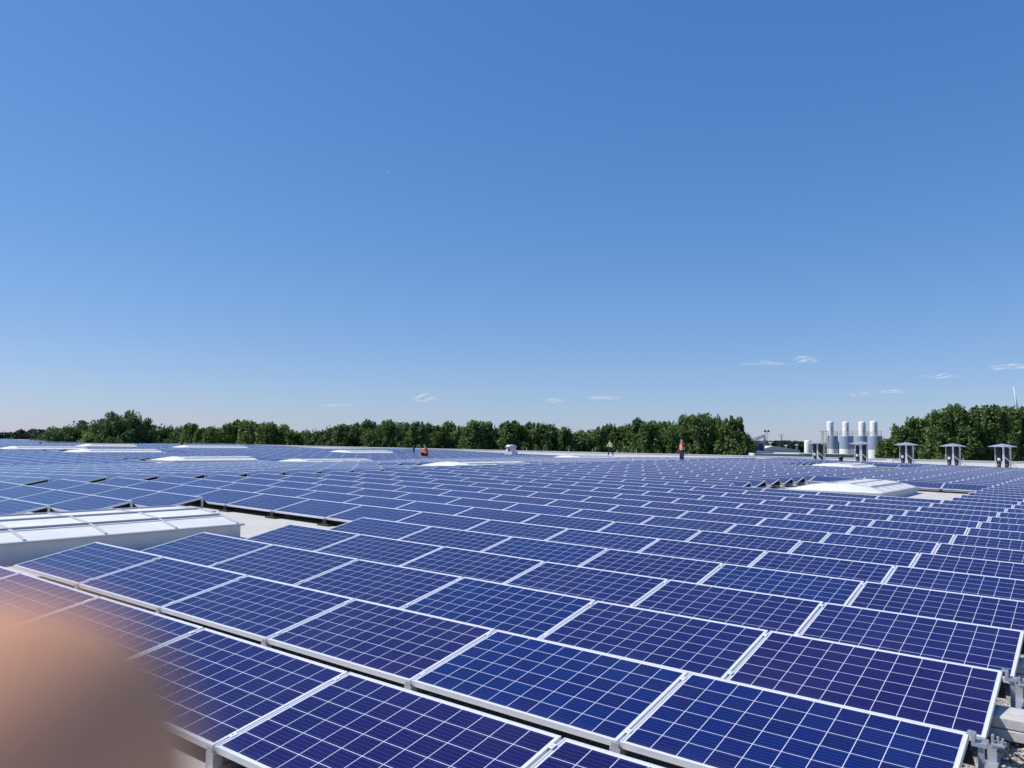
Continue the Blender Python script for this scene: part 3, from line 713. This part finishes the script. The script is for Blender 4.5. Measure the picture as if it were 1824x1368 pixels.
def broad(seed,H=13,Rw=4.4,nl=11000,ls=.25):
    rnd=random.Random(seed); mb=MB(); tr=MB(); tr.bar((0,0,0),(0,0,H*.45),.30,.2,n=7)
    cl=[]
    for i in range(110):
        d=Vector((rnd.gauss(0,1),rnd.gauss(0,1),rnd.gauss(0,1))).normalized()*rnd.random()**.35
        c=Vector((d.x*Rw*.86,d.y*Rw*.86,H*.56+d.z*H*.385)); cl.append((c,rnd.uniform(.7,1.25)*Rw/4.2))
        if i%7==0: tr.bar((0,0,H*.35),c,.10,.03,n=5)
    per=nl//len(cl)
    for c,s in cl:
        for k in range(per):
            d=Vector((rnd.gauss(0,1),rnd.gauss(0,1),rnd.gauss(0,.9))).normalized()*s*rnd.random()**.4
            leaf(mb,c+d,ls,rnd)
    return mb.mesh('broad_crown'),tr.mesh('broad_trunk')
POP=[poplar(s) for s in (1,2,3,4,5,6,7,8)]
BRD=[broad(s) for s in (11,12,13)]
MC={}
def crown_mesh(kind,i,m):
    k=(kind,i,m.name)
    if k not in MC:
        me=(POP if kind=='p' else BRD)[i][0].copy(); me.materials.clear(); me.materials.append(m); MC[k]=me
    return MC[k]
for a,b_ in POP+BRD: b_.materials.append(M_bark)
rt2=random.Random(5); tcount=[0]
def tree(px_,ytop,d,kind,m,label,group,wid=1.0):
    X=at(px_,700,d); top=at(px_,ytop,d).z
    H0=15 if kind=='p' else 13; gz=GZ; H=top-gz
    n=rt2.randrange(len(POP) if kind=='p' else len(BRD))
    o=thing('poplar_tree' if kind=='p' else 'broadleaf_tree',(X.x,X.y,gz),label,'tree',group,rz=rt2.uniform(0,6.28))
    s=H/H0/(1.0 if kind=='p' else .98); o.scale=(wid*s**.5,wid*s**.5,s)
    link('crown',crown_mesh(kind,n,m),None,o); link('trunk',(POP if kind=='p' else BRD)[n][1],None,o)
    return o
def interp(prof,x):
    for (a,b_),(c,d) in zip(prof[:-1],prof[1:]):
        if a<=x<=c: return b_+(d-b_)*(x-a)/(c-a)
    return prof[-1][1]
skyline=[(85,768),(100,760),(120,757),(150,750),(165,748),(185,748),(260,757),(275,757),(300,756),(320,757),(340,756),(352,752),(370,757),(400,752),(420,749),(440,748),(460,751),(480,753),(500,755),(520,763),(545,765),(580,765),(600,757),(620,752),(640,745),(660,744),(700,745),(730,745),(750,747),(780,750),(810,754),(850,750),(870,752),(890,758),(920,750),(940,752),(965,748),(980,750),(1000,757),(1020,764),(1040,762),(1060,755),(1085,752),(1100,756),(1120,751),(1140,744),(1165,740),(1190,742),(1215,738),(1240,738),(1260,734),(1278,732),(1300,738),(1315,752),(1328,772)]
# broadleaf trees on the left
bl=[(98,758,150,1.0),(122,754,146,1.0),(150,747,150,1.1),(182,744,146,1.0),(205,738,142,.9),(224,726,140,1.0),(246,737,142,.9),(272,756,148,.9),(298,755,150,1.0),(325,757,148,.9),(548,764,155,.9),(572,763,152,.8),(596,757,148,.8),(618,752,146,.9)]
for i,(x,y,d,w_) in enumerate(bl):
    lab='tallest dark tree, standing above the rest on the left' if i==5 else 'dark round-crowned tree behind the roof edge, %s of its kind from the left'%ordn(i+1)
    tree(x,y,d,'b',M_leafd if i not in (3,) else M_leafl,lab,'dark round trees on the left',w_*.95)
# poplars
k=0; x=346
rj=random.Random(21)
while x<1326:
    if not (528<x<600):
        k+=1
        pale=(340<x<540)
        y=interp(skyline,x)+rj.uniform(-4,7)
        pm=M_leafl if pale and rj.random()<.75 else M_leafp; bk=rj.random()<.22
        tree(x,y+(4 if bk else 0),rj.uniform(136,150),'b' if bk else 'p',pm,'%s green %s in the long row behind the roof, %s from the left'%('pale' if pm is M_leafl else 'dark','rounded tree' if bk else 'poplar',ordn(k)),'trees in the long row behind the roof',rj.uniform(.62,.75) if bk else rj.uniform(.85,1.2))
    x+=rj.uniform(13,20)
# rear layer closes the row
k=0; x=100
while x<1290:
    k+=1; y=interp(skyline,x)+rj.uniform(5,12)
    tree(x,y,rj.uniform(158,170),'b',M_leafd,'dark tree glimpsed behind the front row, %s from the left in the rear row'%ordn(k),'trees in the rear row',.85)
    x+=rj.uniform(40,50)
# right hand group
sk2=[(1575,785),(1590,770),(1605,757),(1620,750),(1635,739),(1650,734),(1670,727),(1690,724),(1700,717),(1715,728),(1730,727),(1750,719),(1780,716),(1800,721),(1824,724),(1860,722)]
k=0; x=1582
while x<1850:
    k+=1
    tree(x,interp(sk2,x)+rj.uniform(-2,4),rj.uniform(118,128),'p',M_leafp,'dark poplar in the right-hand tree group, %s from its left end'%ordn(k),'trees in the right-hand group',rj.uniform(.9,1.1))
    x+=rj.uniform(19,26)
k=0
for x in (1612,1650,1700,1752,1800,1845):
    k+=1; tree(x,interp(sk2,x)+10,135,'b',M_leafd,'dark rear tree of the right-hand group, %s from the left'%ordn(k),'rear trees in the right-hand group',.9)
# distant woods
M_wood=leaf_mat('distant_wood_leaves',(.035,.060,.045),(.075,.105,.075))
def wood(name,x0,x1,prof,d,label,thick=60,n=9000,ls=1.6):
    rnd=random.Random(int(x0)+9); mb=MB()
    pts=[]
    for i in range(int((x1-x0)/3.2)):
        x=x0+(x1-x0)*(i+rnd.random())/int((x1-x0)/3.2); y=interp(prof,x); dd=d+rnd.uniform(0,thick)
        P=at(x,y,dd); pts.append((Vector((P.x,P.y,GZ)),P.z-GZ))
    per=n//len(pts)
    for b0,H in pts:
        for k in range(per):
            a=rnd.uniform(0,6.28); t=rnd.random(); rr=H*.36*math.sqrt(max(0,1-(2*t-1)**2))*rnd.random()**.3
            leaf(mb,b0+Vector((rr*math.cos(a),rr*math.sin(a),H*(.05+.95*t))),ls*d/1000,rnd)
    tag(mb.build(name,M_wood),label,'wood',kind='stuff')
wood('distant_wood',-30,110,[(-30,773),(30,771),(38,766),(48,771),(58,765),(70,766),(85,768),(95,766),(110,770)],600,'distant dark wood at the far left horizon',n=9000,ls=2.4)
wood('distant_wood',1320,1600,[(1320,790),(1345,787),(1360,785.5),(1375,787),(1392,785.5),(1420,787),(1440,788),(1480,789),(1600,789)],900,'long dark wooded ridge on the horizon behind the silos',n=16000,ls=2.2)

# ------------------------------------------------------------------ industrial plant on the right
M_sw=mat('white_silo_paint',(.84,.835,.80),.5,0,.05,.8); M_sb=mat('blue_grey_silo_paint',(.27,.33,.43),.5,0,.06,.8)
M_bl=mat('blue_container_paint',(.02,.06,.30),.5); M_ylw=mat('yellow_steel',(.42,.34,.18),.6); M_stl=mat('grey_steel',(.30,.32,.35),.5,.3)
def silo(xl,xr,yt,yb1,yb2,d,txl,txr,ttop,label):
    c=at((xl+xr)/2,yt,d); r=(xr-xl)/2*d/FPX; zt=c.z; zm=at((xl+xr)/2,yb1,d).z; zb=GZ
    o=thing('silo',(c.x,c.y,GZ),label,'silo','tall blue and white silos of the plant')
    mb=MB(); mb.lathe([(r,zm-GZ),(r,zt-GZ-.1),(r*.97,zt-GZ)],28); mb.build('blue_tank',M_sb,o)
    mb=MB(); mb.lathe([(r*.99,0),(r*.99,zm-GZ-.002)],28); mb.build('white_skirt',M_sw,o)
    t=at((txl+txr)/2,ttop,d); off=t-c; off.z=0; tr_=(txr-txl)/2*d/FPX; zt2=t.z
    mb=MB(); mb.lathe([(tr_,zt-GZ+.003),(tr_,zt2-GZ-.25),(tr_*.9,zt2-GZ-.08),(tr_*.4,zt2-GZ)],20,(off.x,off.y,0)); mb.build('filter_tower',M_sw,o)
    mb=MB()
    for i in range(16):
        a=2*math.pi*i/16; mb.bar((r*.95*math.cos(a),r*.95*math.sin(a),zt-GZ),(r*.95*math.cos(a),r*.95*math.sin(a),zt-GZ+1.0),.022,n=4)
        b_=2*math.pi*(i+1)/16
        for hh in (.5,1.0): mb.bar((r*.95*math.cos(a),r*.95*math.sin(a),zt-GZ+hh),(r*.95*math.cos(b_),r*.95*math.sin(b_),zt-GZ+hh),.02,n=4)
    mb.build('railing',M_ylw,o)
    mb=MB(); q=(Vector((CAM.x-c.x,CAM.y-c.y,0))).normalized()*(tr_+.02)+Vector((off.x,off.y,0))+rt*tr_*.35; mb.bar((q.x,q.y,zt2-GZ-2.0),(q.x,q.y,zt2-GZ-1.0),.22,.16,n=8); mb.bar((q.x,q.y,zt-GZ+.2),(q.x,q.y,zt2-GZ-2),.06,n=6); mb.build('pipe',M_stl,o)
silo(1473,1492,776.5,799.5,808,182,1473,1484.4,750.5,'leftmost blue and white silo, beside the yellow ladder')
silo(1495.4,1519.5,776.5,799.5,808,172,1500.9,1511.8,751,'second blue and white silo from the left, widest gap to its right')
silo(1523,1546,776.5,800,812,182,1529.4,1541.5,751,'third blue and white silo from the left, partly hidden behind the rightmost')
silo(1546,1570.5,776.5,801,817,168,1549.7,1562.3,750,'rightmost blue and white silo next to the trees')
c=at(1439,784,170); o=thing('small_silo',(c.x,c.y,GZ),'small plain white silo left of the blue and white ones','silo')
mb=MB(); r=6.2*170/FPX; mb.lathe([(r,0),(r,c.z-GZ-.3),(r*.8,c.z-GZ)],24); ob=mb.build('tank',M_sw,o)
mb=MB()
for zz in (.25,.5,.75): mb.lathe([(r*1.015,(c.z-GZ)*zz),(r*1.015,(c.z-GZ)*zz+.08)],24)
mb.build('band',M_stl,o)
c=at(1470,800,176); o=thing('ladder_tower',(c.x,c.y,GZ),'yellow steel ladder tower at the left side of the silos','ladder tower')
mb=MB(); s=.55; ht=at(1470,768,176).z-GZ
for sx in (-s,s):
    for sy in (-s,s): mb.bar((sx,sy,0),(sx,sy,ht),.07,n=5)
mb.build('frame',M_ylw,o); mb=MB(); z=1
while z<ht: 
    mb.bar((-s,-s,z),(s,-s,z),.05,n=4); mb.bar((-s,-s,z),(s,-s,min(z+1.2,ht)),.04,n=4); mb.bar((s,-s,z),(s,s,z),.05,n=4); z+=1.2
mb.build('bracing',M_ylw,o); mb=MB(); mb.box(-1.1,s,-.7,.7,ht,ht+.08); mb.build('platform',M_ylw,o)
M_wroof=mat('pale_flat_roof',(.62,.61,.60),.7,0,.06,.3); M_wwall=mat('pale_wall',(.60,.59,.57),.7,0,.05,.3)
def lowhall(x0,x1,yt,d,dep,label,pitch=0):
    a=at(x0,yt,d); b_=at(x1,yt,d); wdt=(b_-a).length; H=a.z-GZ if pitch==0 else a.z-GZ
    c=(a+b_)/2; ang=math.atan2(b_.y-a.y,b_.x-a.x)
    o=thing('industrial_hall',(c.x,c.y,GZ),label,'building','low pale buildings of the plant',rz=ang)
    mb=MB(); mb.box(-wdt/2,wdt/2,0,dep,0,H-.3); mb.build('wall',M_wwall,o)
    mb=MB(); 
    if pitch: 
        mb.v+=[(-wdt/2-.3,-.3,H-.29),(wdt/2+.3,-.3,H-.29),(wdt/2+.3,dep+.3,H-.29),(-wdt/2-.3,dep+.3,H-.29),(-wdt/2+wdt*.3,-.3,H+pitch),(-wdt/2+wdt*.3,dep+.3,H+pitch)]
        mb.f+=[(0,1,4),(3,5,2),(0,4,5,3),(4,1,2,5),(0,3,2,1)]
    else: mb.box(-wdt/2-.2,wdt/2+.2,-.2,dep+.2,H-.298,H)
    mb.build('roof',M_wroof,o)
    mb=MB(); n=max(2,int(wdt/4))
    for i in range(n): xx=-wdt/2+wdt*(i+.5)/n; mb.box(xx-.8,xx+.8,-.05,-.01,H-2.4,H-1.3)
    mb.build('window',M_stl,o)
lowhall(1355,1425,799.5,230,30,'low white hall with a shallow gable behind the blue container',.9)
lowhall(1345,1372,804,150,12,'small pale building right below the blue container')
lowhall(1424,1475,807.5,150,14,'low white building under the small white silo')
lowhall(1473,1530,808.5,150,12,'low ribbed white building at the foot of the middle silos')
lowhall(1340,1430,807.5,140,6,'long white low annex just beyond the roof edge')
lowhall(1560,1612,801,190,12,'low pale building glimpsed between silos and trees')
c=at(1348,796,200); o=thing('blue_container',(c.x,c.y,GZ),'dark blue container structure with tan rim beside the tree row end','container',rz=R(37))
wd=17*200/FPX; hh=at(1348,790,200).z-GZ
mb=MB(); mb.box(-wd/2,wd/2,-1.5,1.5,0,hh)
for i in range(9): xx=-wd/2+wd*(i+.5)/9; mb.box(xx-.05,xx+.05,-1.56,-1.5,.3,hh-.2)
mb.build('body',M_bl,o); mb=MB(); mb.box(-wd/2-.15,wd/2+.15,-1.7,1.6,hh+.003,hh+.35); mb.box(wd/2-.05,wd/2+.25,-1.75,-1.45,0,hh+.9); mb.build('rim',M_ylw,o)
a=at(1336,789,205); b_=at(1362,777,205)
mb=MB(); w0=Vector((0,0,.8))
mb.bar(a,b_,.12,n=5); mb.bar(a+w0,b_+w0*.6,.12,n=5)
for i in range(9): mb.bar(a.lerp(b_,i/8),(a+w0).lerp(b_+w0*.6,min(1,(i+.5)/8)),.08,n=4)
mb.bar(b_,b_-Vector((0,0,1.3)),.25,n=6); mb.bar(a.lerp(b_,.35),Vector((a.lerp(b_,.35).x,a.lerp(b_,.35).y,GZ)),.15,n=5)
tag(mb.build('conveyor_boom',M_stl),'grey lattice conveyor boom rising above the blue container','conveyor')
c=at(1366,800,260); o=thing('floodlight_mast',(c.x,c.y,GZ),'thin twin floodlight mast against the sky beside the conveyor boom','floodlight mast')
ht=at(1366,769,260).z-GZ
mb=MB(); q=rt*.28
for s in (-1,1): mb.bar((q.x*s,q.y*s,0),(q.x*s,q.y*s,ht),.07,n=5)
mb.build('pole',M_stl,o)
for s in (-1,1):
    mb=MB(); mb.bar((q.x*s,q.y*s,ht),(q.x*s*2.6,q.y*s*2.6,ht+.4),.30,.42,n=8); mb.build('floodlight',M_black,o)
c=at(1392,785,1300); o=thing('power_pylon',(c.x,c.y,GZ),'tiny electricity pylon on the wooded horizon','pylon')
ht=at(1392,772,1300).z-GZ; mb=MB()
for sx,sy in((1,1),(1,-1),(-1,1),(-1,-1)): mb.bar((sx*2.5,sy*2.5,0),(0,0,ht),.35,.25,n=4)
mb.build('tower',M_stl,o); mb=MB(); mb.bar(-rt*5+Vector((0,0,ht*.93)),rt*5+Vector((0,0,ht*.93)),.3,n=4); mb.bar(-rt*3.4+Vector((0,0,ht*.84)),rt*3.4+Vector((0,0,ht*.84)),.3,n=4); mb.build('crossarm',M_stl,o)
for x,h_ in ((1372,789),(1400,794),(1419,793)):
    c=at(x,h_,250); mb=MB(); mb.bar((c.x,c.y,GZ),(c.x,c.y,c.z),.12,.1,n=6)
    mb.box(c.x-.5,c.x+.5,c.y-.15,c.y+.15,c.z,c.z+.25)
    tag(mb.build('lamp_post',M_galvw),'thin pale lamp post before the wooded ridge, %s of three'%{1372:'leftmost',1400:'middle',1419:'rightmost'}[x],'lamp post','lamp posts of the plant')
# wind turbine behind the right-hand trees
hub=at(1812,754,420); o=thing('wind_turbine',(hub.x,hub.y,GZ),'white wind turbine mostly hidden behind the right-hand trees, one blade tip showing','wind turbine')
M_wt=mat('white_turbine_paint',(.80,.80,.80),.4)
Hh=hub.z-GZ; mb=MB(); mb.bar((0,0,0),(0,0,Hh-1),1.5,.9,n=20); mb.build('tower',M_wt,o,True)
mb=MB(); mb.bar(tuple(-fwd*1.8+Vector((0,0,Hh))),tuple(fwd*4+Vector((0,0,Hh))),1.1,1.0,n=10); mb.build('nacelle',M_wt,o,True)
for ang in (98,218,338):
    d=rt*math.cos(R(ang))+Vector((0,0,1))*math.sin(R(ang)); b0=Vector((0,0,Hh))-fwd*2.2; L=20.0
    mb=MB(); mb.bar(b0,b0+d*L*.25,.45,.6,n=8); mb.bar(b0+d*L*.25,b0+d*L,.6,.10,n=8); mb.build('blade',M_wt,o,True)

# ------------------------------------------------------------------ clouds and a vapour trail
def cloud_mat():
    m=bpy.data.materials.new('thin_cloud'); m.use_nodes=True; N=NT(m); N.n.remove(N.n['Principled BSDF'])
    df=N.n.new('ShaderNodeBsdfDiffuse'); df.inputs[0].default_value=(.95,.95,.97,1); upv=N.n.new('ShaderNodeCombineXYZ'); upv.inputs[0].default_value=-.5; upv.inputs[1].default_value=-.3; upv.inputs[2].default_value=.8; N.l.new(upv.outputs[0],df.inputs['Normal']); tl=N.n.new('ShaderNodeBsdfTranslucent'); tl.inputs[0].default_value=(.95,.95,.97,1)
    a1=N.n.new('ShaderNodeMixShader'); a1.inputs[0].default_value=.15; N.l.new(df.outputs[0],a1.inputs[1]); N.l.new(tl.outputs[0],a1.inputs[2])
    tp=N.n.new('ShaderNodeBsdfTransparent'); lw=N.n.new('ShaderNodeLayerWeight'); lw.inputs[0].default_value=.5
    tc=N.n.new('ShaderNodeTexCoord'); nz=N.n.new('ShaderNodeTexNoise'); nz.inputs['Scale'].default_value=.012; nz.inputs['Detail'].default_value=7; N.l.new(tc.outputs['Object'],nz.inputs['Vector'])
    f=N.m('MULTIPLY',N.m('POWER',N.m('SUBTRACT',1.0,lw.outputs['Facing']),2.2),N.m('MAXIMUM',N.m('MULTIPLY',N.m('SUBTRACT',nz.outputs[0],.38),2.2),0))
    f=N.m('MINIMUM',N.m('MULTIPLY',f,.30),1.0)
    mx=N.n.new('ShaderNodeMixShader'); N.l.new(f,mx.inputs[0]); N.l.new(tp.outputs[0],mx.inputs[1]); N.l.new(a1.outputs[0],mx.inputs[2])
    N.l.new(mx.outputs[0],N.n['Material Output'].inputs[0]); return m
M_cloud=cloud_mat()
def cloud(x,y,wpx,hpx,label,n=9,seed=0):
    rnd=random.Random(seed); d=6000; c=at(x,y,d); k=d/FPX
    bm=bmesh.new()
    for i in range(n):
        t=(i+.5)/n-.5; ws=wpx*k*rnd.uniform(.15,.24); hs=hpx*k*rnd.uniform(.25,.5)*(1-abs(t)*1.3)+hpx*k*.08
        off=rt*(t*wpx*k*.8)+Vector((0,0,rnd.uniform(-.12,.12)*hpx*k+hs*.4))+fwd*rnd.uniform(-100,100)
        Mx=Matrix.Translation(off)@Matrix.Rotation(-YAW*-1*0+math.atan2(rt.y,rt.x),4,'Z')@Matrix.Diagonal((ws,ws*.8,hs,1))
        bmesh.ops.create_icosphere(bm,subdivisions=3,radius=1,matrix=Mx)
    me=bpy.data.meshes.new('cloud'); bm.to_mesh(me); bm.free()
    for p_ in me.polygons: p_.use_smooth=True
    o=link('cloud',me,M_cloud); o.location=c; o.visible_shadow=True
    tag(o,label,'cloud','small thin clouds low over the horizon')
cloud(1362,649,95,9,'long thin cloud wisp touching the brightest small cloud at the right',10,1)
cloud(1433,643,50,17,'brightest small puffy cloud high at the right',7,2)
cloud(1532,703,34,11,'tiny faint cloud straight above the silos',5,3)
cloud(1588,699,54,10,'faint cloud just right of the one above the silos',7,4)
cloud(1678,672,52,12,'small cloud above the left end of the right-hand trees',7,5)
cloud(1795,656,75,15,'cloud wisp cut by the right edge of the photo',8,6)
cloud(755,711,50,17,'small puffy cloud above the crouching worker',7,7)
cloud(598,723,58,7,'faintest flat wisp left of the small puffy cloud',7,8)
cloud(988,714,40,9,'faint short wisp above the middle poplars',6,9)
cloud(1074,710,64,10,'flat elongated cloud above the middle poplars',8,10)
a=at(687,308.5,7000); b_=at(698,301,7000)
mb=MB(); mb.bar(a,b_,5,4.0,n=8)
tag(mb.build('vapour_trail',M_cloud,None,True),'tiny white vapour trail streak in the blue sky left of centre','vapour trail')

# ------------------------------------------------------------------ the photographer's hand, out of focus in the corner
def C3(x,y,z): return tuple(rt*x+up*y+fwd*z)
def hand():
    o=thing('person',CAM,'blurred fingertip of the photographer covering the bottom left corner','person')
    M_h=bpy.data.materials.new('finger_skin'); M_h.use_nodes=True; b=M_h.node_tree.nodes['Principled BSDF']
    b.inputs['Base Color'].default_value=(.55,.29,.18,1); b.inputs['Roughness'].default_value=.8; b.inputs['Specular IOR Level'].default_value=.1
    b.inputs['Subsurface Weight'].default_value=.3; b.inputs['Subsurface Radius'].default_value=(.008,.003,.0015); b.inputs['Subsurface Scale'].default_value=1
    bm=bmesh.new()
    def ball(p,r): bmesh.ops.create_icosphere(bm,subdivisions=3,radius=r,matrix=Matrix.Translation(C3(*p)))
    def chain(pts):
        for (a,ra),(b_,rb) in zip(pts[:-1],pts[1:]):
            a=Vector(a); b_=Vector(b_); n=max(2,int((b_-a).length/(min(ra,rb)*.22)))
            for i in range(n+1): t=i/n; ball(a.lerp(b_,t),ra+(rb-ra)*t)
    def finger(tx,ty,d,r,base):
        x=(tx-912)/FPX*d; y=-(ty-684)/FPX*d
        chain([((x,y,d),r*.96),((x-.0004,y-.009,d),r*1.0),((x-.001,y-.022,d-.001),r*.97),((x-.002,y-.030,d-.002),r*1.04),((x-.003,y-.046,d-.008),r*1.06),(base,r*1.25)])
        return x,y,d,r
    # index finger in front of the lens, the others curled lower down, thumb at the side of the palm
    tips=[finger(-28,1428,.039,.0107,(-.040,-.108,.024))]
    chain([((-.054,-.066,.040),.0080),((-.056,-.080,.044),.0088),((-.058,-.098,.036),.0095),((-.058,-.112,.022),.011)])
    chain([((-.073,-.074,.036),.0075),((-.075,-.088,.041),.0083),((-.077,-.104,.034),.0090),((-.075,-.118,.020),.0105)])
    chain([((-.091,-.088,.030),.0062),((-.093,-.100,.034),.0070),((-.093,-.113,.028),.0078),((-.090,-.126,.016),.0095)])
    chain([((-.006,-.086,-.004),.0085),((-.014,-.104,-.004),.0100),((-.030,-.128,.000),.0120),((-.050,-.155,.006),.018)])
    for k in range(5): chain([((-.042-.012*k,-.112-.003*k,.020),.0125),((-.050-.007*k,-.165,.004),.017)])
    chain([((-.062,-.165,.004),.022),((-.062,-.205,-.022),.024),((-.055,-.32,-.11),.033),((-.05,-.40,-.17),.038)])
    me=bpy.data.meshes.new('hand'); bm.to_mesh(me); bm.free()
    ho=link('hand',me,M_h,o); rm=ho.modifiers.new('remesh','REMESH'); rm.mode='VOXEL'; rm.voxel_size=.0016; rm.use_smooth_shade=True
    sm=ho.modifiers.new('smooth','SMOOTH'); sm.iterations=6; sm.factor=.5
    # nails on the far side of the two fingertips
    for (x,y,z,r) in tips:
        mb=MB(); n=8; g=[]
        for i in range(5):
            for j in range(n+1):
                yy=-.010+.0115*i/4; rr=math.sqrt(max(0,r*r-max(0,yy)**2))*1.0; a=R(-27+54*j/n); g.append(C3(x+rr*math.sin(a),y+yy,z+rr*math.cos(a)))
        mb.v=g
        for i in range(4):
            for j in range(n): mb.f.append((i*(n+1)+j,i*(n+1)+j+1,(i+1)*(n+1)+j+1,(i+1)*(n+1)+j))
        mb.build('fingernail',mat('nail',(.60,.36,.30),.3),o,True)
hand()
